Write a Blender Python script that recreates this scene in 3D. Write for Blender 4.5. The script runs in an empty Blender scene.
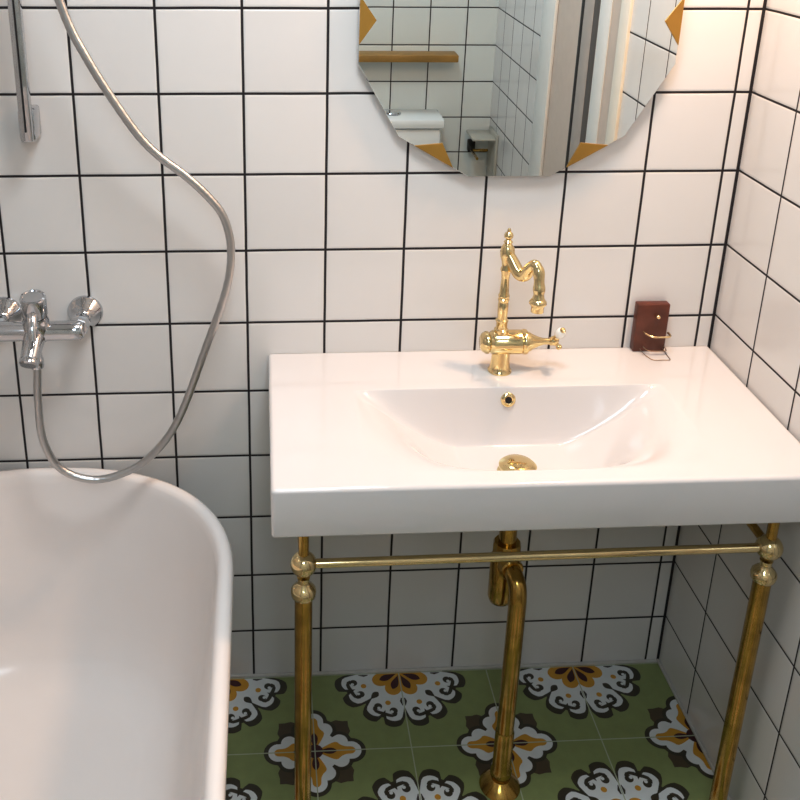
import bpy, bmesh, math, random
from mathutils import Vector, Matrix

random.seed(4)
PI = math.pi
SC = bpy.context.scene
COL = SC.collection

# ------------------------------------------------------------------ materials
def rgb(h):
    v = [int(h[i:i + 2], 16) / 255 for i in (0, 2, 4)]
    return tuple(c / 12.92 if c <= .04045 else ((c + .055) / 1.055) ** 2.4 for c in v) + (1,)

def newmat(name):
    m = bpy.data.materials.new(name)
    m.use_nodes = True
    nt = m.node_tree
    return m, nt, nt.nodes['Principled BSDF']

def simple(name, color, rough=.5, metal=0.0, noise=0.0, nscale=30, bump=0.0, coat=0.0, spec=None):
    m, nt, b = newmat(name)
    b.inputs['Roughness'].default_value = rough
    b.inputs['Metallic'].default_value = metal
    b.inputs['Coat Weight'].default_value = coat
    if spec is not None:
        b.inputs['Specular IOR Level'].default_value = spec
    no = nt.nodes.new('ShaderNodeTexNoise')
    no.inputs['Scale'].default_value = nscale
    no.inputs['Detail'].default_value = 4
    geo = nt.nodes.new('ShaderNodeTexCoord')
    nt.links.new(geo.outputs['Object'], no.inputs['Vector'])
    mix = nt.nodes.new('ShaderNodeMix'); mix.data_type = 'RGBA'
    mr = nt.nodes.new('ShaderNodeMapRange')
    mr.inputs['From Min'].default_value = .3; mr.inputs['From Max'].default_value = .7
    nt.links.new(no.outputs['Fac'], mr.inputs['Value'])
    nt.links.new(mr.outputs['Result'], mix.inputs['Factor'])
    mix.inputs['A'].default_value = color
    mix.inputs['B'].default_value = tuple(c * (1 - noise) for c in color[:3]) + (1,)
    nt.links.new(mix.outputs['Result'], b.inputs['Base Color'])
    if bump:
        bp = nt.nodes.new('ShaderNodeBump')
        bp.inputs['Strength'].default_value = bump
        bp.inputs['Distance'].default_value = .002
        nt.links.new(no.outputs['Fac'], bp.inputs['Height'])
        nt.links.new(bp.outputs['Normal'], b.inputs['Normal'])
    return m

def tile_mat(name, axis, off, zoff, tile=.15, g=.0024, corner=None, tint='dbd9d6'):
    """square glazed wall tiles with black grout; axis 0 = runs along x, 1 = along y"""
    m, nt, b = newmat(name)
    N, L = nt.nodes, nt.links
    def math_(op, a, c=None, clamp=False):
        n = N.new('ShaderNodeMath'); n.operation = op; n.use_clamp = clamp
        for i, v in enumerate((a, c)):
            if v is None: continue
            if isinstance(v, (int, float)): n.inputs[i].default_value = v
            else: L.new(v, n.inputs[i])
        return n.outputs[0]
    geo = N.new('ShaderNodeNewGeometry')
    sep = N.new('ShaderNodeSeparateXYZ')
    L.new(geo.outputs['Position'], sep.inputs[0])
    wob = N.new('ShaderNodeTexNoise'); wob.inputs['Scale'].default_value = 9
    L.new(geo.outputs['Position'], wob.inputs['Vector'])
    w = math_('MULTIPLY', math_('SUBTRACT', wob.outputs['Fac'], .5), .0016)
    def dist(o, off_):
        u = math_('DIVIDE', math_('ADD', math_('SUBTRACT', o, off_), w), tile)
        f = math_('FRACT', u)
        d = math_('MULTIPLY', math_('SUBTRACT', .5, math_('ABSOLUTE', math_('SUBTRACT', f, .5))), tile)
        return d, math_('FLOOR', u)
    d1, i1 = dist(sep.outputs[axis], off)
    if axis == 1:   # no joint inside the last few millimetres before the corner
        d1 = math_('MAXIMUM', d1, math_('MULTIPLY', math_('ADD', sep.outputs[1], .012), 10))
    d2, i2 = dist(sep.outputs[2], zoff)
    d = math_('MINIMUM', d1, d2)
    if corner is not None:
        d = math_('MINIMUM', d, math_('ADD', math_('SUBTRACT', corner, sep.outputs[axis]), -.0040))
    mr = N.new('ShaderNodeMapRange'); mr.interpolation_type = 'SMOOTHSTEP'
    mr.inputs['From Min'].default_value = g - .0005; mr.inputs['From Max'].default_value = g + .0005
    L.new(d, mr.inputs['Value'])
    edge = N.new('ShaderNodeMapRange'); edge.interpolation_type = 'SMOOTHSTEP'
    edge.inputs['From Min'].default_value = g - .0008; edge.inputs['From Max'].default_value = g + .0035
    L.new(d, edge.inputs['Value'])
    # tile to tile variation
    comb = N.new('ShaderNodeCombineXYZ'); L.new(i1, comb.inputs[0]); L.new(i2, comb.inputs[1])
    wn = N.new('ShaderNodeTexWhiteNoise'); wn.noise_dimensions = '3D'; L.new(comb.outputs[0], wn.inputs['Vector'])
    mx = N.new('ShaderNodeMix'); mx.data_type = 'RGBA'
    t = rgb(tint)
    mx.inputs['A'].default_value = t
    mx.inputs['B'].default_value = (t[0] * .95, t[1] * .955, t[2] * .96, 1)
    L.new(wn.outputs['Value'], mx.inputs['Factor'])
    cm = N.new('ShaderNodeMix'); cm.data_type = 'RGBA'
    cm.inputs['A'].default_value = rgb('191417')
    L.new(mx.outputs['Result'], cm.inputs['B'])
    L.new(mr.outputs['Result'], cm.inputs['Factor'])
    L.new(cm.outputs['Result'], b.inputs['Base Color'])
    ro = N.new('ShaderNodeMapRange')
    ro.inputs['To Min'].default_value = .85; ro.inputs['To Max'].default_value = .13
    L.new(mr.outputs['Result'], ro.inputs['Value'])
    L.new(ro.outputs['Result'], b.inputs['Roughness'])
    # soft waviness of the glaze + pillowed edges
    n2 = N.new('ShaderNodeTexNoise'); n2.inputs['Scale'].default_value = 14; n2.inputs['Detail'].default_value = 1
    L.new(geo.outputs['Position'], n2.inputs['Vector'])
    h = math_('ADD', math_('MULTIPLY', edge.outputs['Result'], .0011), math_('MULTIPLY', n2.outputs['Fac'], .0009))
    bp = N.new('ShaderNodeBump'); bp.inputs['Strength'].default_value = .6; bp.inputs['Distance'].default_value = 1.0
    L.new(h, bp.inputs['Height'])
    L.new(bp.outputs['Normal'], b.inputs['Normal'])
    return m

H0 = 1.4774
M = {}
M['wall_back'] = tile_mat('white_tile_back', 0, -.0325, H0, corner=0.0)
M['wall_right'] = tile_mat('white_tile_right', 1, -.1567, H0, g=.0021)
M['wall_front'] = tile_mat('white_tile_front', 0, -.122, H0, tint='dde5e3')
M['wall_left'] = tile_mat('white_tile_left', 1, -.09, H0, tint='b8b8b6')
M['plaster'] = simple('ceiling_paint', rgb('e9e7e3'), .9, noise=.03)
M['ceramic'] = simple('glazed_ceramic', rgb('d7d5d4'), .10, noise=.015, nscale=4, coat=.3)
M['acrylic'] = simple('bath_acrylic', rgb('e4e0dd'), .2, noise=.03, nscale=5)
M['brass'] = simple('polished_brass', (.82, .66, .36, 1), .12, 1.0, noise=.12, nscale=25)
M['brass_dull'] = simple('tarnished_brass', (.60, .37, .095, 1), .17, 1.0, noise=.4, nscale=40, bump=.04)
M['chrome'] = simple('chrome', (.62, .63, .65, 1), .08, 1.0, noise=.05)
M['steel_hose'] = simple('hose_steel', (.55, .545, .54, 1), .3, 1.0, noise=.05, nscale=60)
M['mirror'] = simple('silvered_glass', (.90, .935, .93, 1), .0, 1.0)
M['gold'] = simple('gold_foil_glass', (.42, .25, .05, 1), .4, .6, noise=.15, nscale=18)
M['backing'] = simple('mirror_backing', rgb('b9bcbb'), .4)
M['wood_dark'] = simple('dark_red_wood', rgb('6e3826'), .38, noise=.5, nscale=22, bump=.1)
M['wood_gold'] = simple('golden_wood', rgb('a57f3c'), .45, noise=.25, nscale=18)
M['wire_dark'] = simple('thin_dark_wire', (.38, .28, .19, 1), .3, 1.0)
M['wire'] = simple('pale_brass_wire', (.72, .56, .33, 1), .2, 1.0)
M['porcelain'] = simple('porcelain', rgb('f2efe8'), .12)
M['toilet_white'] = simple('toilet_white', rgb('e4eaea'), .12)
M['black'] = simple('dark_hole', rgb('0c0a09'), .6)
M['caulk'] = simple('white_caulk', rgb('cfccc6'), .7, noise=.12, nscale=50)
M['door_white'] = simple('door_casing_white', rgb('dcdcd8'), .4, noise=.03)
M['door_cream'] = simple('door_casing_cream', rgb('e4ddd0'), .4, noise=.03)
M['door_taupe'] = simple('door_leaf_taupe', rgb('cbbdb1'), .5, noise=.05)
M['door_grey'] = simple('door_stile_grey', rgb('aca49d'), .5, noise=.05)
M['door_dark'] = simple('door_gap_dark', rgb('55504c'), .6)
M['plate'] = simple('greyish_plate', rgb('b3b3a8'), .3, noise=.1)

def fmat(name, hexc, noise=.12):
    return simple(name, rgb(hexc), .42, noise=noise, nscale=35)
FM = [fmat('cement_green', '8d9a62'), fmat('cement_dark_brown', '3a3426'), fmat('cement_leaf_brown', '4e4230'),
      fmat('cement_white', 'e6eaea', .06), fmat('cement_ochre', 'd3992f'), fmat('cement_burgundy', '3c0d18'),
      fmat('cement_grout', 'b9c0a4', .1)]

# ------------------------------------------------------------------ mesh helpers
def finish(name, bm, mat, parent=None, smooth=True, angle=40, mats=None):
    bmesh.ops.recalc_face_normals(bm, faces=bm.faces[:])
    me = bpy.data.meshes.new(name)
    bm.to_mesh(me); bm.free()
    if smooth:
        for p in me.polygons: p.use_smooth = True
        me.set_sharp_from_angle(angle=math.radians(angle))
    for mm in (mats or [mat]): me.materials.append(mm)
    o = bpy.data.objects.new(name, me)
    COL.objects.link(o)
    if parent is not None:
        o.parent = parent
        o.matrix_parent_inverse = Matrix.Translation(parent.location).inverted()
    return o

def thing(name, label, cat, loc=(0, 0, 0), group=None):
    o = bpy.data.objects.new(name, None)
    o.empty_display_size = .05
    COL.objects.link(o)
    o.location = loc
    o['label'] = label; o['category'] = cat
    if group: o['group'] = group
    return o

def structure(o):
    o['kind'] = 'structure'
    return o

def box(bm, lo, hi, bev=0.0, seg=2):
    g = bmesh.ops.create_cube(bm, size=1)
    vs = g['verts']
    for v in vs:
        v.co = Vector([lo[i] + (v.co[i] + .5) * (hi[i] - lo[i]) for i in range(3)])
    if bev:
        es = list({e for v in vs for e in v.link_edges})
        bmesh.ops.bevel(bm, geom=es, offset=bev, segments=seg, profile=.5, affect='EDGES')
    return bm

def boxobj(name, lo, hi, mat, parent=None, bev=0.0):
    bm = bmesh.new(); box(bm, lo, hi, bev)
    return finish(name, bm, mat, parent, smooth=bev > 0)

def frame_from(d):
    d = Vector(d).normalized()
    a = Vector((0, 0, 1)) if abs(d.z) < .9 else Vector((1, 0, 0))
    u = a.cross(d).normalized(); v = d.cross(u).normalized()
    return u, v, d

def lathe(bm, prof, origin, axis=(0, 0, 1), n=32, cap=True):
    """prof: list of (radius, distance along axis)"""
    u, v, d = frame_from(axis); o = Vector(origin)
    rings = []
    for r, h in prof:
        if r <= 1e-6:
            rings.append([bm.verts.new(o + d * h)])
        else:
            rings.append([bm.verts.new(o + d * h + (u * math.cos(2 * PI * i / n) + v * math.sin(2 * PI * i / n)) * r) for i in range(n)])
    for a, b in zip(rings, rings[1:]):
        if len(a) == 1 and len(b) == 1: continue
        for i in range(n):
            j = (i + 1) % n
            if len(a) == 1: bm.faces.new((a[0], b[i], b[j]))
            elif len(b) == 1: bm.faces.new((a[i], a[j], b[0]))
            else: bm.faces.new((a[i], a[j], b[j], b[i]))
    if cap:
        for r in (rings[0], rings[-1]):
            if len(r) > 2: bm.faces.new(r)
    return bm

def spline(pts, k=8):
    """Catmull-Rom through points of any dimension"""
    P = [Vector(p) for p in pts]
    P = [P[0] * 2 - P[1]] + P + [P[-1] * 2 - P[-2]]
    out = []
    for i in range(1, len(P) - 2):
        a, b, c, d = P[i - 1:i + 3]
        for s in range(k):
            t = s / k
            out.append(.5 * ((2 * b) + (c - a) * t + (2 * a - 5 * b + 4 * c - d) * t * t + (3 * b - a - 3 * c + d) * t ** 3))
    out.append(P[-2])
    return out

def tube(bm, pts, rad, n=16, cap=True):
    P = [Vector(p) for p in pts]
    R = rad if isinstance(rad, (list, tuple)) else [rad] * len(P)
    t0 = (P[1] - P[0]).normalized()
    u, v, _ = frame_from(t0)
    rings = []
    prev = t0
    for i, p in enumerate(P):
        t = (P[min(i + 1, len(P) - 1)] - P[max(i - 1, 0)]).normalized()
        q = prev.rotation_difference(t)
        u = q @ u; v = q @ v; prev = t
        rings.append([bm.verts.new(p + (u * math.cos(2 * PI * k / n) + v * math.sin(2 * PI * k / n)) * R[i]) for k in range(n)])
    for a, b in zip(rings, rings[1:]):
        for i in range(n):
            j = (i + 1) % n
            bm.faces.new((a[i], a[j], b[j], b[i]))
    if cap:
        bm.faces.new(rings[0]); bm.faces.new(rings[-1])
    return bm

def ball(r, c, k=10):
    """lathe profile of a ball centred at height c"""
    return [(r * math.sin(PI * i / k), c - r * math.cos(PI * i / k)) for i in range(k + 1)]

# ------------------------------------------------------------------ the room
XL, XR, YF, ZC = -1.745, 0.0, -2.24, 2.5
T = .08

def slab(name, lo, hi, mat):
    return structure(boxobj(name, lo, hi, mat))

slab('wall_back', (XL - T, 0, -.05), (XR + T, T, ZC), M['wall_back'])
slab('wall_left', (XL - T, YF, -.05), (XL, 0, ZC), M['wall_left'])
slab('wall_front', (XL - T, YF - T, -.05), (XR + T, YF, ZC), M['wall_front'])
slab('ceiling', (XL - T, YF - T, ZC), (XR + T, T, ZC + T), M['plaster'])
# right wall with a door opening
D0, D1, DZ = -.745, -1.50, 2.06
bm = bmesh.new()
box(bm, (0, D0, -.05), (T, 0, ZC)); box(bm, (0, YF, -.05), (T, D1, ZC)); box(bm, (0, D1, DZ), (T, D0, ZC))
structure(finish('wall_right', bm, M['wall_right'], smooth=False))

# door in the right wall, seen only in the mirror
door = boxobj('door_1', (.003, D1 + .002, .004), (.072, D0 - .002, DZ - .002), M['door_taupe'])
structure(door)
def dpart(name, y0, y1, x0, x1, mat, z0=0.004, z1=DZ):
    return boxobj(name, (x0, min(y0, y1), z0), (x1, max(y0, y1), z1), mat, door, .002)
dpart('casing', -.718, -.784, -.008, .0028, M['door_cream'], z1=DZ + .07)
dpart('casing', -1.386, -1.53, -.008, .0028, M['door_white'], z1=DZ + .07)
boxobj('casing', (-.008, -1.3855, DZ - .03), (.0028, -.7845, DZ + .07), M['door_white'], door, .002)
dpart('panel_strip', -.879, -.972, .0008, .0028, M['door_white'])
dpart('panel_strip', -.974, -1.022, .0012, .0028, M['door_dark'])
dpart('panel_strip', -1.024, -1.112, .0008, .0028, M['door_grey'])
dpart('panel_strip', -1.1125, -1.14, .0008, .0028, M['black'])
# caulk lines at the foot of the walls
structure(boxobj('baseboard_back', (XL, -.0065, 0), (-.006, 0, .0065), M['caulk'], bev=.002))
structure(boxobj('baseboard_right', (-.006, -.71, 0), (0, 0, .007), M['caulk'], bev=.002))

# floor: cement tiles with painted ornament, drawn as thin inlays
TS = .2002
FX0, FY0 = -.8058, -.0079
bm = bmesh.new()
def poly(pts, layer, mi):
    z = layer * .00012
    vs = [bm.verts.new((x, y, z)) for x, y in pts]
    # fan from centroid keeps star-like outlines clean
    f = bm.faces.new(vs)
    f.material_index = mi
    return f
def clip(pts):
    """keep an outline inside the room"""
    x0, x1, y0, y1 = XL + .001, XR - .001, YF + .001, -.001
    def cut(P, inside, inter):
        out = []
        for i, q in enumerate(P):
            p = P[i - 1]
            if inside(q):
                if not inside(p): out.append(inter(p, q))
                out.append(q)
            elif inside(p): out.append(inter(p, q))
        return out
    def ix(c):
        return lambda p, q: (c, p[1] + (q[1] - p[1]) * (c - p[0]) / (q[0] - p[0]))
    def iy(c):
        return lambda p, q: (p[0] + (q[0] - p[0]) * (c - p[1]) / (q[1] - p[1]), c)
    for ins, it in ((lambda p: p[0] >= x0, ix(x0)), (lambda p: p[0] <= x1, ix(x1)), (lambda p: p[1] >= y0, iy(y0)), (lambda p: p[1] <= y1, iy(y1))):
        if len(pts) < 3: return []
        pts = cut(pts, ins, it)
    return pts
def put(cx, cy, pts, layer, mi):
    q = clip([(cx + x, cy + y) for x, y in pts])
    if len(q) >= 3: poly(q, layer, mi)
def pol(fn, n=192):
    return [(fn(2 * PI * i / n) * math.cos(2 * PI * i / n), fn(2 * PI * i / n) * math.sin(2 * PI * i / n)) for i in range(n)]
def circ(r, x, y, n=14):
    return [(x + r * math.cos(2 * PI * i / n), y + r * math.sin(2 * PI * i / n)) for i in range(n)]
def rotp(pts, a):
    c, s = math.cos(a), math.sin(a)
    return [(x * c - y * s, x * s + y * c) for x, y in pts]
def drop(r0, r1, w, n=12):
    """teardrop along +x, pointed at r0, round at r1"""
    P = []
    for i in range(n + 1):
        t = i / n
        P.append((r0 + (r1 - r0) * t, w * math.sin(PI * t ** 1.6) ** .8 if 0 < t < 1 else 0))
    return P + [(x, -y) for x, y in reversed(P[1:-1])]
def stroke(pts, w):
    P = [Vector((x, y)) for x, y in pts]
    L_, R_ = [], []
    for i, p in enumerate(P):
        t = (P[min(i + 1, len(P) - 1)] - P[max(i - 1, 0)]).normalized()
        ww = w[i] if isinstance(w, list) else w
        nrm = Vector((-t.y, t.x)) * ww
        L_.append(tuple(p + nrm)); R_.append(tuple(p - nrm))
    return L_ + R_[::-1]

def big_outline(extra):
    def fn(a):
        s = (a % (PI / 4)) / (PI / 4)            # 0..1 inside one eighth
        d = abs(s - .5) * 2                      # 0 at lobe centre, 1 at the notch
        bump = .128 + .010 * math.cos((d - .42) * 3.4)
        if d < .16: bump -= (.16 - d) * .10
        notch = max(0, d - .80) / .20
        return bump * (1 - .22 * notch ** 1.1) + extra * (1 + .4 * (d > .9))
    return fn
def big_dark(a):
    s = (a % (PI / 4)) / (PI / 4); d = abs(s - .5) * 2
    return .148 - .022 * max(0, d - .5) / .5
def gold_flower(a):
    s = (a % (PI / 4)) / (PI / 4); d = abs(s - .5) * 2
    return .066 - .017 * d ** 2.2
def curl(sgn):
    P = []
    for i in range(15):
        t = i / 14
        a = -.35 * PI + t * 1.75 * PI
        r = .0125 - .0052 * t
        P.append((.1115 + r * math.cos(a) * 1.0, sgn * (.0175 + r * math.sin(a - .9))))
    return P
def big(cx, cy):
    put(cx, cy, pol(big_outline(.0125)), 1, 1)
    put(cx, cy, pol(big_outline(-.003)), 3, 3)
    put(cx, cy, pol(gold_flower), 4, 4)
    for k in range(8):
        a = k * PI / 4 + PI / 8
        put(cx, cy, rotp(drop(.006, .050, .0085), a), 5, 5)
        put(cx, cy, rotp(circ(.0062, .090, 0), a), 4, 4)
        # a pair of scroll hooks in each lobe, opening to the rim
        put(cx, cy, rotp([(.118, 0), (.128, .0065), (.1315, .0045), (.1315, -.0045), (.128, -.0065)], a), 4, 1)
        for sg in (1, -1):
            put(cx, cy, rotp(circ(.0088, .1065, sg * .0175), a), 4, 1)
            arc = [(.121, sg * .001), (.1215, sg * .010), (.1205, sg * .0175), (.116, sg * .0235), (.110, sg * .0255)]
            put(cx, cy, rotp(stroke(arc, [.004, .0042, .004, .0035, .002]), a), 4, 1)
            put(cx, cy, rotp(circ(.0038, .1105, sg * .0145), a), 5, 3)
        a = k * PI / 4
        if k % 2:
            put(cx, cy, rotp(drop(.102, .074, .0075), a), 4, 1)
            put(cx, cy, rotp(stroke([(.098, 0), (.118, 0)], .0012), a), 4, 1)
        else:
            for sg in (1, -1):
                put(cx, cy, rotp(stroke([(.071, sg * .0035), (.080, sg * .0052), (.092, sg * .003)], [.0012, .0028, .0008]), a), 4, 1)
def arm(tip, wid, waist, n=10):
    """one quarter of the small cross, outline from -45 to +45 degrees round +x"""
    P = [(0.030, -.030)]
    for a in (-.62, -.3, 0.1, .5): P.append((.050 + wid * .55 * math.cos(a * PI - PI / 2 + .5) * .9, -.028 * waist + wid * .5 * math.sin(a * PI - PI / 2)))
    return P
def quat(R, w, b):
    """four-armed scalloped cross: tip circle, shoulder bumps"""
    def fn(a):
        t = ((a + PI / 4) % (PI / 2)) - PI / 4          # -45..45 about an arm
        best = .052 + (R - .098)
        for (cx_, cy_, r) in ((R - w, 0, w), (.052, .022, b), (.052, -.022, b)):
            # farthest hit of the ray with this circle
            d = cx_ * math.cos(t) + cy_ * math.sin(t)
            h2 = cx_ * cx_ + cy_ * cy_ - d * d
            if h2 < r * r: best = max(best, d + math.sqrt(r * r - h2))
        return best
    return fn
def small(cx, cy):
    for k in range(4):
        a = k * PI / 2 + PI / 4
        leaf = [(.045, -.012), (.066, -.023), (.078, -.0245), (.088, -.0205), (.095, -.009), (.104, 0), (.095, .009), (.088, .0205), (.078, .0245), (.066, .023), (.045, .012)]
        put(cx, cy, rotp(leaf, a), 1, 2)
    put(cx, cy, pol(quat(.1055, .0295, .0255)), 2, 1)
    put(cx, cy, pol(quat(.096, .0215, .0175)), 3, 3)
    for k in range(4):
        a = k * PI / 2
        g = spline([(.004, 0), (.022, .012), (.043, .0215), (.054, .014), (.064, .0095), (.078, .008), (.084, 0),
                    (.078, -.008), (.064, -.0095), (.054, -.014), (.043, -.0215), (.022, -.012), (.004, 0)], 3)[:-1]
        put(cx, cy, rotp([(p[0], p[1]) for p in g], a), 4, 4)
        put(cx, cy, rotp(drop(.004, .046, .0075), a), 5, 5)
    put(cx, cy, circ(.017, 0, 0), 5, 5)

poly([(XL - T, YF - T), (XR + T, YF - T), (XR + T, T), (XL - T, T)], 0, 0)
nx0 = int(math.floor((XL - FX0) / TS)) - 1; nx1 = int(math.ceil((XR - FX0) / TS)) + 1
for i in range(nx0, nx1 + 1):
    for j in range(0, 13):
        cx, cy = FX0 + i * TS, FY0 - j * TS
        if i % 2 and j % 2 == 0: big(cx, cy)
        if i % 2 == 0 and j % 2: small(cx, cy)
g = .0012
for i in range(nx0, nx1 + 1):
    x = FX0 + i * TS
    q = clip([(x - g, YF), (x + g, YF), (x + g, 0), (x - g, 0)])
    if len(q) > 2: poly(q, 6, 6)
for j in range(0, 13):
    y = FY0 - j * TS
    q = clip([(XL, y - g), (XR, y - g), (XR, y + g), (XL, y + g)])
    if len(q) > 2: poly(q, 6, 6)
vs = [bm.verts.new(p) for p in ((XL - T, YF - T, -.06), (XR + T, YF - T, -.06), (XR + T, T, -.06), (XL - T, T, -.06))]
bm.faces.new(vs)
for f in bm.faces:
    f.normal_update()
    if f.normal.z < 0 and f.calc_center_median().z > -.01: f.normal_flip()
me = bpy.data.meshes.new('floor'); bm.to_mesh(me); bm.free()
for mm in FM: me.materials.append(mm)
fl = bpy.data.objects.new('floor', me); COL.objects.link(fl); structure(fl)

# ------------------------------------------------------------------ bathtub
TX, TY0, TLEN, TW = -1.335, -.010, 1.62, .378
def tub_ring(off, z, n=96):
    """rounded-end outline inset by off"""
    a = TW - off
    e = .335
    yc0, yc1 = TY0 - e, TY0 - TLEN + e
    b = e - off
    pts = []
    for i in range(n):
        th = 2 * PI * i / n
        c, s = math.cos(th), math.sin(th)
        p = 2 / 2.25
        x = a * math.copysign(abs(c) ** p, c)
        y = b * math.copysign(abs(s) ** p, s)
        pts.append((TX + x, (yc0 if s >= 0 else yc1) + y, z))
    return pts
bm = bmesh.new()
prof = [(.10, 0.0), (.085, .015), (.06, .2), (.03, .42), (.012, .533), (.002, .543), (0, .553), (.001, .564), (.005, .570), (.011, .573),
        (.019, .573), (.0245, .570), (.028, .564), (.032, .548), (.045, .44), (.062, .33), (.082, .24), (.105, .185), (.135, .155), (.18, .142), (.26, .138)]
rings = [[bm.verts.new(p) for p in tub_ring(o, z)] for o, z in prof]
for a, b in zip(rings, rings[1:]):
    n = len(a)
    for i in range(n):
        j = (i + 1) % n
        bm.faces.new((a[i], a[j], b[j], b[i]))
bm.faces.new(rings[0]); bm.faces.new(rings[-1])
tub = finish('bathtub', bm, M['acrylic'], angle=60)
tub['label'] = 'white oval freestanding bathtub with thin raised rim below the shower hose'; tub['category'] = 'bathtub'

# ------------------------------------------------------------------ wash basin
BX0, BX1, BY0, BY1, BZ0, BZ1 = -.8932, -.003, -.4545, .0062, .7195, .8088
XC = -.450
def sm(t):
    t = max(0, min(1, t)); return t * t * (3 - 2 * t)
def bowl(x, y):
    u = abs(x - XC)
    t = max(0, min(1, (.290 - u) / .19))
    t = t * t / (t + .05) * 1.05
    d = .109 * (1 - (1 - t) ** 1.3)
    back = max(0, min(1, (-.150 - y) / .030)) if y > -.21 else 1
    back = back * back / (back + .06) * 1.06
    back = back * (2 - back)
    front = sm((y + .418) / (.045 + .28 * max(0, min(1, (u - .07) / .2))))
    return d * back * front
R = .007
xs = [BX0 + R + (BX1 - BX0 - 2 * R) * i / 260 for i in range(261)]
ys = sorted(set([BY0 + R + (BY1 - BY0 - 2 * R) * j / 140 for j in range(141)] + [-.148 - .034 * k / 34 for k in range(35)] + [-.418 + .05 * k / 12 for k in range(13)]))
bm = bmesh.new()
top = [[bm.verts.new((x, y, BZ1 - bowl(x, y))) for y in ys] for x in xs]
bot = [[bm.verts.new((x, y, min(BZ0, BZ1 - bowl(x, y) - .016))) for y in ys] for x in xs]
for i in range(len(xs) - 1):
    for j in range(len(ys) - 1):
        bm.faces.new((top[i][j], top[i + 1][j], top[i + 1][j + 1], top[i][j + 1]))
        bm.faces.new((bot[i][j], bot[i][j + 1], bot[i + 1][j + 1], bot[i + 1][j]))
nI, nJ = len(xs) - 1, len(ys) - 1
loop = []
def corner(i, j, a0):
    for k in range(6): loop.append((i, j, a0 + PI / 2 * k / 5))
for i in range(1, nI): loop.append((i, 0, -PI / 2))
corner(nI, 0, -PI / 2)
for j in range(1, nJ): loop.append((nI, j, 0))
corner(nI, nJ, 0)
for i in range(nI - 1, 0, -1): loop.append((i, nJ, PI / 2))
corner(0, nJ, PI / 2)
for j in range(nJ - 1, 0, -1): loop.append((0, j, PI))
corner(0, 0, PI)
sect = [(math.sin(PI / 2 * k / 5) * R, -R + math.cos(PI / 2 * k / 5) * R) for k in range(1, 6)]
HH = BZ1 - BZ0
sect += [(R - .0005, -HH * .5), (R - .001, -HH + .005)] + [(R - .001 - .005 * (1 - math.cos(PI / 2 * k / 3)), -HH + .005 - .005 * math.sin(PI / 2 * k / 3)) for k in range(1, 4)]
ringv = [[top[i][j] for i, j, a in loop]]
for o_, dz in sect:
    ringv.append([bm.verts.new((xs[i] + math.cos(a) * o_, min(ys[j] + math.sin(a) * o_, -.0006), BZ1 + dz)) for i, j, a in loop])
ringv.append([bot[i][j] for i, j, a in loop])
for a, b in zip(ringv, ringv[1:]):
    n = len(a)
    for i in range(n):
        j = (i + 1) % n
        f = []
        for v in (a[i], a[j], b[j], b[i]):
            if v not in f: f.append(v)
        if len(f) > 2:
            try: bm.faces.new(f)
            except ValueError: pass
basin = finish('wash_basin', bm, M['ceramic'], angle=179)
basin['label'] = 'wide white rectangular ceramic wash basin with shallow sloping bowl on a brass stand'; basin['category'] = 'wash basin'
# overflow ring on the rear wall of the bowl, drain cover
zo = .785
yo = -.1535
bm = bmesh.new()
prof = [(.0066, .001), (.0066, .0035), (.0085, .0048), (.0118, .0042), (.0137, .002), (.0137, -.003), (.0066, -.003)]
lathe(bm, prof + [prof[0]], (-.4505, yo - .002, zo), (0, -1, .25), 28, cap=False)
ov = finish('overflow_ring', bm, M['brass'], basin)
bm = bmesh.new(); lathe(bm, [(0, .0018), (.0064, .0018), (.0064, -.002), (0, -.002)], (-.4505, yo - .0025, zo), (0, -1, .25), 20, cap=False)
finish('overflow_hole', bm, M['black'], ov)
bm = bmesh.new()
lathe(bm, [(.034, 0), (.036, .002), (.034, .004), (.028, .005), (.028, .011), (.033, .0125), (.0335, .0165), (.028, .0215), (.016, .0245), (0, .0255)], (-.4535, -.262, BZ1 - .1115), n=36)
finish('drain_cover', bm, M['brass'], basin)

# ------------------------------------------------------------------ brass basin stand
st = thing('basin_stand', 'brass washstand frame with two round front legs and rails under the white basin', 'washstand', (-.445, -.4, 0))
LEGX = (-.8395, -.0505)
LY = -.40
LB = .634                       # ball height
for lx, dz in zip(LEGX, (-.007, -.002)):
    bm = bmesh.new()
    lathe(bm, [(.0, .0), (.026, 0), (.027, .006), (.022, .012), (.017, .018), (0.0151, .03), (0.0151, .571), (.0, .571)], (lx, LY, 0), n=32, cap=False)
    lg = finish('leg', bm, M['brass_dull'], st)
    bm = bmesh.new()
    lathe(bm, [(0, .566), (.0165, .566), (.0205, .571), (.0215, .578), (.0205, .584), (.016, .590), (.011, .595), (.0095, .600), (.011, .608), (0, .609)], (lx, LY, dz), n=32, cap=False)
    finish('collar', bm, M['brass'], lg)
    bm = bmesh.new()
    lathe(bm, ball(.0222, LB, 14), (lx, LY, dz), n=32, cap=False)
    finish('ball_joint', bm, M['brass'], lg)
    bm = bmesh.new()
    lathe(bm, [(0, .64), (.0088, .64), (.0088, .708), (.013, .7095), (.013, .7190), (0, .7190)], (lx, LY, 0), n=24, cap=False)
    finish('support_pin', bm, M['brass_dull'], lg)
bm = bmesh.new(); tube(bm, [(LEGX[0] + .015, LY, LB - .007), (LEGX[1] - .015, LY, LB - .002)], .0078, 20)
finish('front_rail', bm, M['brass'], st)
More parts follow.
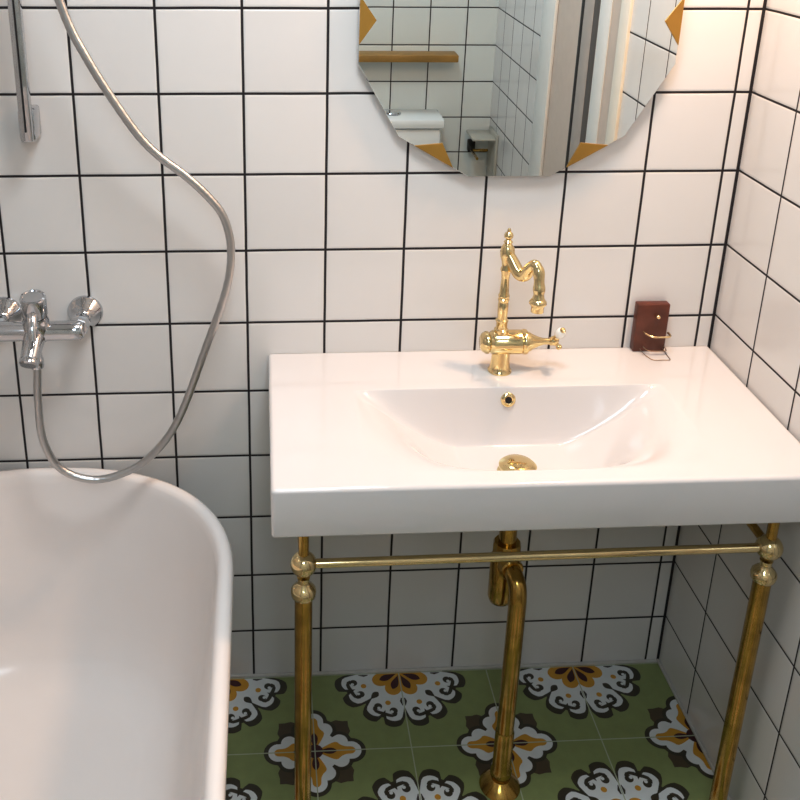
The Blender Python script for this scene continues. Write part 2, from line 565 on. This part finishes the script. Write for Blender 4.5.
for lx, dz in zip(LEGX, (-.007, -.002)):
    bm = bmesh.new(); tube(bm, [(lx, LY + .015, LB + dz), (lx, -.012, LB + dz)], .0078, 20)
    sr = finish('side_rail', bm, M['brass_dull'], st)
    bm = bmesh.new(); lathe(bm, [(.008, .03), (.012, .024), (.024, .012), (.027, .001), (0, .001)], (lx, 0, LB + dz), (0, -1, 0), 28, cap=False)
    finish('wall_flange', bm, M['brass_dull'], sr)

# ------------------------------------------------------------------ bottle trap and waste pipe
tr = thing('drain_trap', 'brass bottle trap and waste pipe running from basin underside down to floor', 'drain pipe', (-.4435, -.3045, 0))
TPX, TPY = -.452, -.236
bm = bmesh.new(); lathe(bm, [(.0, .52), (.0165, .52), (.0165, .66), (.024, .662), (.024, .676), (0, .676)], (TPX, TPY, 0), n=28, cap=False)
finish('tailpiece', bm, M['brass_dull'], tr)
bm = bmesh.new(); lathe(bm, [(.0, .503), (.022, .503), (.0262, .507), (.0262, .526), (.024, .531), (.0, .531)], (TPX, TPY, 0), n=12, cap=False)
finish('coupling_nut', bm, M['brass_dull'], tr, angle=25)
bm = bmesh.new()
lathe(bm, [(.0, .392), (.014, .393), (.0205, .398), (.0235, .408), (.0235, .498), (.021, .503), (0, .503)], (TPX - .005, TPY, 0), n=32, cap=False)
finish('trap_cup', bm, M['brass_dull'], tr)
PX, PY = -.4435, -.3045
bm = bmesh.new()
lathe(bm, [(0, 0), (.0225, 0), (.0225, .019), (.020, .022), (0, .022)], (-.4505, -.252, .492), (.12, -1, 0), n=12, cap=False)
finish('coupling_nut', bm, M['brass_dull'], tr, angle=25)
bm = bmesh.new()
tube(bm, spline([(-.450, -.255, .492), (-.4475, -.278, .491), (-.4445, -.296, .481), (-.4437, -.3035, .460), (PX, PY, .43)], 8) + [Vector((PX, PY, .3)), Vector((PX, PY, .15)), Vector((PX, PY, .02))], .0165, 24)
finish('waste_pipe', bm, M['brass_dull'], tr)
bm = bmesh.new()
lathe(bm, [(.0168, .145), (.0182, .14), (.0182, .05), (.0205, .046), (.0215, .038), (.0205, .030), (.0185, .027), (.0185, .022), (.024, .018), (.036, .008), (.0405, .0015), (0, .0015)], (PX, PY, 0), n=36, cap=False)
finish('floor_flange', bm, M['brass_dull'], tr)

# ------------------------------------------------------------------ faucet
fa = thing('basin_faucet', 'polished brass faucet with curved swan spout and side lever on rear of the basin', 'faucet', (-.4525, -.0874, BZ1))
FXc, FYc = -.4535, -.0874
bm = bmesh.new()
lathe(bm, [(0, .0003), (.0225, .0003), (.0228, .003), (.0205, .006), (.0192, .009), (.0175, .022), (.0165, .05), (0, .05)], (FXc + .001, FYc, BZ1), n=32, cap=False)
finish('base', bm, M['brass'], fa)
bm = bmesh.new()
lathe(bm, [(0, -.040), (.012, -.040), (.0175, -.0365), (.0215, -.030), (.0215, -.026), (.0185, -.023), (.0215, -.019), (.0235, -.016), (.0235, .036), (.0215, .038), (.0235, .040), (.0245, .044), (.0235, .048), (.019, .050), (.0185, .054), (.0145, .060),
           (.0095, .071), (.0065, .080), (.0062, .092), (.0082, .094), (.0082, .098), (.006, .101), (0, .102)], (FXc, FYc, .8695), (1, 0, 0), n=32, cap=False)
finish('valve_body', bm, M['brass'], fa)
bm = bmesh.new()
lathe(bm, [(0, .875), (.0135, .875), (.0135, .897), (.0105, .899), (.0105, .912), (.012, .914), (.012, .9165), (.0088, .919), (.0098, .935), (.0098, .95), (.0088, .953),
           (.0105, .956), (.0105, .959), (.0085, .961), (.0105, .964), (.0105, .967), (.0088, .970), (.008, .985), (.0072, 1.000), (.0085, 1.012), (.0102, 1.016), (.0102, 1.020), (.008, 1.024),
           (.0095, 1.034), (.0125, 1.044), (.0135, 1.052), (.012, 1.061), (.008, 1.067), (.0055, 1.070), (0, 1.0705)], (FXc - .002, FYc, 0), n=28, cap=False)
finish('column', bm, M['brass'], fa)
bm = bmesh.new()
lathe(bm, [(0, 1.068), (.006, 1.069), (.0085, 1.072), (.006, 1.075), (.0042, 1.077), (.0078, 1.081), (.0085, 1.085), (.0068, 1.089), (.0032, 1.092), (.0036, 1.0945), (.002, 1.098), (0, 1.0985)], (FXc - .002, FYc, 0), n=24, cap=False)
finish('finial', bm, M['brass'], fa)
sp = [(-.4568, -.0874, 1.0561), (-.4465, -.097, 1.0362), (-.4367, -.108, 1.0185), (-.429, -.120, 1.0199), (-.4249, -.132, 1.0370), (-.4192, -.142, 1.0480), (-.4138, -.15, 1.0379), (-.4125, -.156, 1.0155), (-.4126, -.159, 1.000), (-.4129, -.160, .987)]
pts = spline(sp, 8)
rad = []
for i in range(len(pts)):
    t = i / (len(pts) - 1)
    rad.append(.0092 + .0026 * math.sin(PI * min(1, t * 2)) * (t < .5) + .0012 * t + .0008 * math.sin(t * 40) * (t > .6))
bm = bmesh.new(); tube(bm, pts, rad, 20)
spo = finish('spout', bm, M['brass'], fa)
bm = bmesh.new()
lathe(bm, [(0, .965), (.009, .965), (.0115, .9655), (.0115, .976), (.013, .978), (.0155, .981), (.0155, .985), (.0125, .989), (.010, .991), (0, .991)], (-.4129, -.160, 0), n=28, cap=False)
finish('aerator', bm, M['brass'], spo)
# side lever: ball, short stem, porcelain knob with brass tip
lev = Vector((-.3525, FYc, .8705))
bm = bmesh.new()
lathe(bm, ball(.0095, 0, 10), lev, n=20, cap=False)
dv = Vector((.12, -.62, .78)).normalized()
lathe(bm, [(.0055, 0), (.0045, .012), (.006, .015), (.0045, .018), (.0042, .026)], lev, dv, 16)
lv = finish('lever', bm, M['brass'], fa)
bm = bmesh.new()
lathe(bm, [(0, .020), (.006, .021), (.0092, .027), (.0098, .033), (.008, .041), (.005, .044), (0, .0445)], lev, dv, 24, cap=False)
kn = finish('lever_knob', bm, M['porcelain'], lv); kn['label'] = 'white porcelain knob'
bm = bmesh.new(); lathe(bm, [(0, .043), (.005, .0435), (.0056, .046), (.0035, .049), (0, .0495)], lev, dv, 16, cap=False)
finish('knob_tip', bm, M['brass'], kn)
bm = bmesh.new(); dv2 = Vector((.6, -.2, -.75)).normalized()
lathe(bm, [(.0042, 0), (.004, .012), (.0062, .015), (.005, .019), (0, .0205)], lev, dv2, 16)
finish('lever_tail', bm, M['brass'], lv)

# ------------------------------------------------------------------ wall mirror
MC = Vector((-.445, -.0190, 1.459))
mn = Vector((-.0113, -1, -.0072)).normalized()
mi_ = thing('wall_mirror', 'twelve-sided frameless wall mirror with small gold triangles on its edges above basin', 'mirror', MC)
xax = Vector((1, 0, 0)); zax = mn.cross(xax).normalized() * -1
if zax.z < 0: zax = -zax
xax = (xax - mn * xax.dot(mn)).normalized()
AP = .2845
RV = AP / math.cos(PI / 12)
def mp(x, z, d=0.0):
    return MC + xax * x + zax * z + mn * d
def plate(bm, pts, d0, d1, inset=0.0):
    """prism of a mirror-plane outline between depths; optional bevel inset at the front"""
    n = len(pts)
    a = [bm.verts.new(mp(x, z, d0)) for x, z in pts]
    cx = sum(p[0] for p in pts) / n; cz = sum(p[1] for p in pts) / n
    b = [bm.verts.new(mp(x, z, d1 - (.0012 if inset else 0))) for x, z in pts]
    L_ = [a, b]
    if inset:
        L_.append([bm.verts.new(mp(cx + (x - cx) * (1 - inset), cz + (z - cz) * (1 - inset), d1)) for x, z in pts])
    for p, q in zip(L_, L_[1:]):
        for i in range(n):
            j = (i + 1) % n
            bm.faces.new((p[i], p[j], q[j], q[i]))
    bm.faces.new(L_[0][::-1]); bm.faces.new(L_[-1])
dode = [(RV * math.cos(PI / 12 + k * PI / 6), RV * math.sin(PI / 12 + k * PI / 6)) for k in range(12)]
bm = bmesh.new(); plate(bm, dode, -.004, .0, .003)
finish('mirror_glass', bm, M['mirror'], mi_, smooth=False)
bm = bmesh.new(); plate(bm, [(x * .93, z * .93) for x, z in dode], -.0125, -.0042)
finish('backing_board', bm, M['backing'], mi_, smooth=False)
for k in range(6):
    a = k * PI / 3
    c, s = math.cos(a), math.sin(a)
    tri = [(AP - .0005, -.042), (AP - .0005, .042), (AP - .030, 0)]
    bm = bmesh.new(); plate(bm, [(x * c - y * s, x * s + y * c) for x, y in tri], .0001, .0022)
    finish('gold_triangle', bm, M['gold'], mi_, smooth=False)

# ------------------------------------------------------------------ dark wooden holder on the basin's rear edge
ho = thing('wooden_holder', 'small dark red-brown wooden block holder with wire loop at rear of basin', 'holder', (-.136, -.012, BZ1))
boxobj('block', (-.1685, -.021, BZ1 + .0006), (-.1045, -.0015, .9115), M['wood_dark'], ho, .0022)
bm = bmesh.new()
lathe(bm, [(0, -.004), (.0016, -.004), (.0016, .004), (.0046, .005), (.0046, .0065), (.003, .0085), (0, .009)], (-.129, -.021, .888), (0.1, -1, -.15), 16, cap=False)
finish('screw_hook', bm, M['wire'], ho)
bm = bmesh.new()
tube(bm, spline([(-.1515, -.019, .8535), (-.148, -.028, .8515), (-.139, -.037, .8495), (-.124, -.039, .8495), (-.1075, -.039, .850), (-.1035, -.035, .8515), (-.1045, -.026, .8525)], 6), .0022, 10)
finish('wire_loop', bm, M['wire'], ho)
bm = bmesh.new()
tube(bm, spline([(-.155, -.019, .8165), (-.153, -.032, .813), (-.147, -.052, .8112), (-.140, -.060, .8108), (-.122, -.061, .8108), (-.108, -.060, .8108), (-.1075, -.045, .8115), (-.1085, -.020, .8155)], 6), .0007, 8)
tube(bm, spline([(-.150, -.019, .8215), (-.147, -.030, .819), (-.139, -.036, .818), (-.122, -.037, .818), (-.108, -.036, .818), (-.1065, -.028, .819), (-.107, -.019, .8205)], 6), .0009, 8)
lw = finish('wire_loop', bm, M['wire_dark'], ho)

# ------------------------------------------------------------------ shower fittings
mx = thing('shower_mixer', 'chrome wall-mounted shower mixer tap with round flanges above the bathtub', 'mixer tap', (-1.318, 0, .9065))
for fx in (-1.393, -1.2415):
    bm = bmesh.new()
    lathe(bm, [(.0335, .0), (.0335, .003), (.031, .006), (.024, .017), (.0165, .026), (.015, .030), (.013, .032), (.013, .055)], (fx, 0, .9065), (0, -1, 0), 36, cap=False)
    f = finish('wall_flange', bm, M['chrome'], mx)
    bm = bmesh.new(); lathe(bm, [(.013, .045), (.0175, .047), (.0185, .052), (.0185, .068), (.016, .074), (0, .075)], (fx, 0, .9065), (0, -1, 0), 8, cap=False)
    finish('union_nut', bm, M['chrome'], f, angle=25)
bm = bmesh.new()
pr = [(0, 0), (.014, .001), (.018, .006), (.0185, .02), (.0185, .06), (.021, .075), (.0235, .085), (.021, .095), (.0185, .11), (.0185, .15), (.018, .166), (.014, .171), (0, .172)]
lathe(bm, pr, (-1.403, -.078, .9045), (1, 0, 0), 28, cap=False)
body = finish('mixer_body', bm, M['chrome'], mx)
bm = bmesh.new()
ca = Vector((.03, -.20, .98)).normalized()
lathe(bm, [(0, -.03), (.021, -.03), (.0235, -.02), (.0235, .010), (.021, .014), (.021, .020), (0, .020)], (-1.3155, -.083, .920), ca, 32, cap=False)
finish('cartridge', bm, M['chrome'], mx)
bm = bmesh.new()
lathe(bm, [(0, .021), (.0205, .021), (.0228, .024), (.0232, .058), (.0220, .0625), (.019, .0635), (.0175, .0615), (0, .0608)], (-1.3155, -.083, .920), ca, 32, cap=False)
hd = finish('lever_handle', bm, M['chrome'], mx)
bm = bmesh.new()
tube(bm, spline([(-1.3145, -.104, .952), (-1.3130, -.118, .941), (-1.3120, -.128, .928), (-1.3115, -.134, .912)], 6), [.0105 - .003 * i / 18 for i in range(19)], 16)
finish('lever_blade', bm, M['chrome'], hd)
bm = bmesh.new()
tube(bm, spline([(-1.317, -.072, .908), (-1.3185, -.094, .897), (-1.320, -.112, .886), (-1.3215, -.130, .872)], 6), [.021 - .004 * i / 18 for i in range(19)], 20)
spo2 = finish('spout', bm, M['chrome'], mx)
bm = bmesh.new(); lathe(bm, [(0, 0), (.0155, 0), (.0178, .003), (.0178, .012), (.0145, .015), (0, .015)], (-1.3213, -.127, .8745), (-.06, -.7, -.65), 24, cap=False)
finish('aerator', bm, M['chrome'], spo2)
bm = bmesh.new(); lathe(bm, [(0, .846), (.0115, .846), (.0125, .85), (.0125, .862), (.0105, .866), (.0105, .892), (0, .892)], (-1.3145, -.108, 0), (0, 0, 1), 16, cap=False)
finish('hose_outlet', bm, M['chrome'], mx)

hz = [(-1.252, -.108, 1.64), (-1.2335, -.103, 1.545), (-1.2124, -0.098, 1.4653), (-1.1879, -0.096, 1.4098), (-1.158, -0.092, 1.3522), (-1.1138, -0.087, 1.2786), (-1.0781, -0.083, 1.2366), (-1.0351, -0.08, 1.2003), (-0.9964, -0.078, 1.1606), (-0.9694, -0.077, 1.12), (-0.9583, -0.077, 1.0587), (-0.9691, -0.078, 0.9809),
      (-1.0107, -.085, .863), (-1.0656, -.095, .7211), (-1.121, -.105, .6475), (-1.1793, -.11, .6135), (-1.2357, -.115, .6075), (-1.2899, -.115, .6346), (-1.3163, -.114, .6967), (-1.3187, -.111, .7819), (-1.3145, -.108, .8455)]
hz = [(-1.262, -.112, 1.83), (-1.272, -.115, 1.73)] + hz
bm = bmesh.new()
cp = spline(hz, 14)
rr = [.0074 + .00025 * math.sin(i * 2.1) for i in range(len(cp))]
tube(bm, cp, rr, 14)
hose = finish('shower_hose', bm, M['steel_hose'], angle=80)
hose['label'] = 'silver flexible shower hose looping down from above to the chrome mixer tap'; hose['category'] = 'shower hose'

sl = thing('slide_bar', 'chrome vertical shower slide bar with grey end bracket on upper left wall', 'shower rail', (-1.305, 0, 1.27))
bm = bmesh.new(); box(bm, (-1.3155, -.064, 1.257), (-1.2945, -.048, 1.98), .003, 2)
bar = finish('bar', bm, M['chrome'], sl)
bm = bmesh.new(); box(bm, (-1.3065, -.0655, 1.275), (-1.3035, -.0635, 1.96))
finish('groove', bm, M['black'], bar, smooth=False)
for zb in (1.255, 1.93):
    bm = bmesh.new(); box(bm, (-1.3205, -.05, zb), (-1.2925, -.0004, zb + .055), .004, 2)
    finish('wall_bracket', bm, M['chrome'], sl)
# hand shower at the top of the bar, out of frame; the hose ends in it
hs = thing('hand_shower', 'chrome hand shower hanging at the top of the slide bar', 'hand shower', (-1.262, -.112, 1.85))
bm = bmesh.new()
tube(bm, spline([(-1.262, -.112, 1.826), (-1.262, -.113, 1.90), (-1.265, -.125, 1.98), (-1.268, -.15, 2.02)], 6), .012, 16)
finish('handle', bm, M['chrome'], hs)
bm = bmesh.new(); lathe(bm, [(0, -.012), (.02, -.012), (.048, .004), (.05, .014), (.046, .018), (0, .018)], (-1.27, -.168, 2.035), (0, -.75, -.5), 32, cap=False)
finish('spray_head', bm, M['chrome'], hs)
bm = bmesh.new(); box(bm, (-1.3, -.122, 1.87), (-1.2765, -.0485, 1.905), .005, 2)
finish('cradle', bm, M['chrome'], sl)

# ------------------------------------------------------------------ things seen only in the mirror
sh = boxobj('wooden_shelf', (-.72, YF + .0005, .975), (-.165, YF + .10, 1.003), M['wood_gold'], None, .003)
sh['label'] = 'golden wooden wall shelf reflected in the left part of the mirror'; sh['category'] = 'shelf'

to = thing('toilet', 'white toilet with cistern lid reflected at lower left of the mirror', 'toilet', (-.42, -2.0, 0))
TCX = -.42
boxobj('cistern', (TCX - .19, YF + .012, .40), (TCX + .19, YF + .18, .725), M['toilet_white'], to, .02)
lid = boxobj('cistern_lid', (TCX - .20, YF + .004, .726), (TCX + .20, YF + .195, .765), M['toilet_white'], to, .012)
bm = bmesh.new(); lathe(bm, [(.0, 0), (.033, 0), (.033, .006), (.030, .009), (.0, .009)], (TCX, YF + .10, .7655), n=28, cap=False)
finish('flush_button', bm, M['chrome'], lid)
bm = bmesh.new()
def oval(z, a, b, yc, n=40):
    return [bm.verts.new((TCX + a * math.cos(2 * PI * i / n), yc + b * math.sin(2 * PI * i / n), z)) for i in range(n)]
rg = [oval(.001, .11, .20, -1.93), oval(.06, .10, .19, -1.93), oval(.18, .11, .21, -1.91), oval(.30, .165, .25, -1.86), (oval(.385, .185, .27, -1.84)), oval(.395, .18, .265, -1.84),
      oval(.393, .135, .20, -1.83), oval(.33, .12, .18, -1.83), oval(.24, .07, .11, -1.85)]
for a, b in zip(rg, rg[1:]):
    for i in range(40):
        j = (i + 1) % 40
        bm.faces.new((a[i], a[j], b[j], b[i]))
bm.faces.new(rg[0]); bm.faces.new(rg[-1])
finish('bowl', bm, M['toilet_white'], to, angle=60)
bm = bmesh.new()
rg = [oval(.397, .178, .262, -1.84), oval(.404, .186, .27, -1.84), oval(.414, .184, .268, -1.84), oval(.422, .15, .23, -1.84)]
for a, b in zip(rg, rg[1:]):
    for i in range(40):
        j = (i + 1) % 40
        bm.faces.new((a[i], a[j], b[j], b[i]))
bm.faces.new(rg[0]); bm.faces.new(rg[-1])
finish('seat_lid', bm, M['toilet_white'], to, angle=60)

pa = thing('paper_holder', 'small greyish paper holder with cover plate reflected near the corner in the mirror', 'paper holder', (0, -2.12, .62))
bm = bmesh.new(); box(bm, (-.012, -2.20, .53), (-.0005, -2.05, .70), .003)
finish('back_plate', bm, M['plate'], pa)
bm = bmesh.new(); box(bm, (-.105, -2.20, .676), (-.011, -2.05, .684), .002)
finish('cover_plate', bm, M['plate'], pa)
bm = bmesh.new(); tube(bm, [(-.011, -2.185, .60), (-.075, -2.185, .60), (-.08, -2.18, .60), (-.08, -2.06, .60)], .006, 14)
finish('rod', bm, M['brass_dull'], pa)
bm = bmesh.new(); box(bm, (-.09, YF + .0005, .585), (-.06, YF + .03, .635), .004)
hk = finish('towel_hook', bm, M['black'])
hk['label'] = 'small black wall hook reflected beside the paper holder in the mirror'; hk['category'] = 'hook'

# ------------------------------------------------------------------ lights
def area(name, loc, target, size, power, color, sy=None):
    l = bpy.data.lights.new(name, 'AREA')
    l.size = size; l.energy = power; l.color = color
    if sy: l.shape = 'RECTANGLE'; l.size_y = sy
    o = bpy.data.objects.new(name, l); COL.objects.link(o)
    o.location = loc
    o.rotation_euler = (Vector(target) - Vector(loc)).to_track_quat('-Z', 'Y').to_euler()
    return o
area('warm_lamp', (-.13, -.19, 2.02), (-.40, -.28, .8), .12, 9.3, (1.0, .57, .33))
area('ceiling_lamp', (-.72, -.72, 2.46), (-.72, -.62, 0), .4, 14.6, (.915, .955, 1.0))
area('cool_fill', (-.9, -2.05, 2.25), (-.5, -.4, .8), .5, 8.0, (.72, .87, 1.0))
w = bpy.data.worlds.new('world'); SC.world = w
w.use_nodes = True
w.node_tree.nodes['Background'].inputs[0].default_value = (.7, .8, .9, 1)
w.node_tree.nodes['Background'].inputs[1].default_value = .05

# ------------------------------------------------------------------ camera
cam = bpy.data.cameras.new('camera')
cam.sensor_width = 36; cam.lens = 966.86 / 800 * 36
cam.shift_x = (400 - 318.48) / 800
cam.shift_y = (231.62 - 400) / 800
cam.clip_start = .02
co = bpy.data.objects.new('camera', cam); COL.objects.link(co)
rotm = Matrix.Rotation(-.05996, 4, 'Z') @ Matrix.Rotation(1.22087, 4, 'X') @ Matrix.Rotation(.009217, 4, 'Z')
co.matrix_world = Matrix.Translation((-.89862, -1.70887, 1.68871)) @ rotm
SC.camera = co
SC.view_settings.view_transform = 'Standard'
SC.view_settings.look = 'None'
SC.view_settings.exposure = .10
SC.view_settings.use_curve_mapping = True
cv = SC.view_settings.curve_mapping
for x_, y_ in ((.25, .212), (.62, .625)):
    cv.curves[3].points.new(x_, y_)
cv.update()
SC.cycles.use_denoising = True
SC.cycles.max_bounces = 10
SC.cycles.sample_clamp_indirect = 6
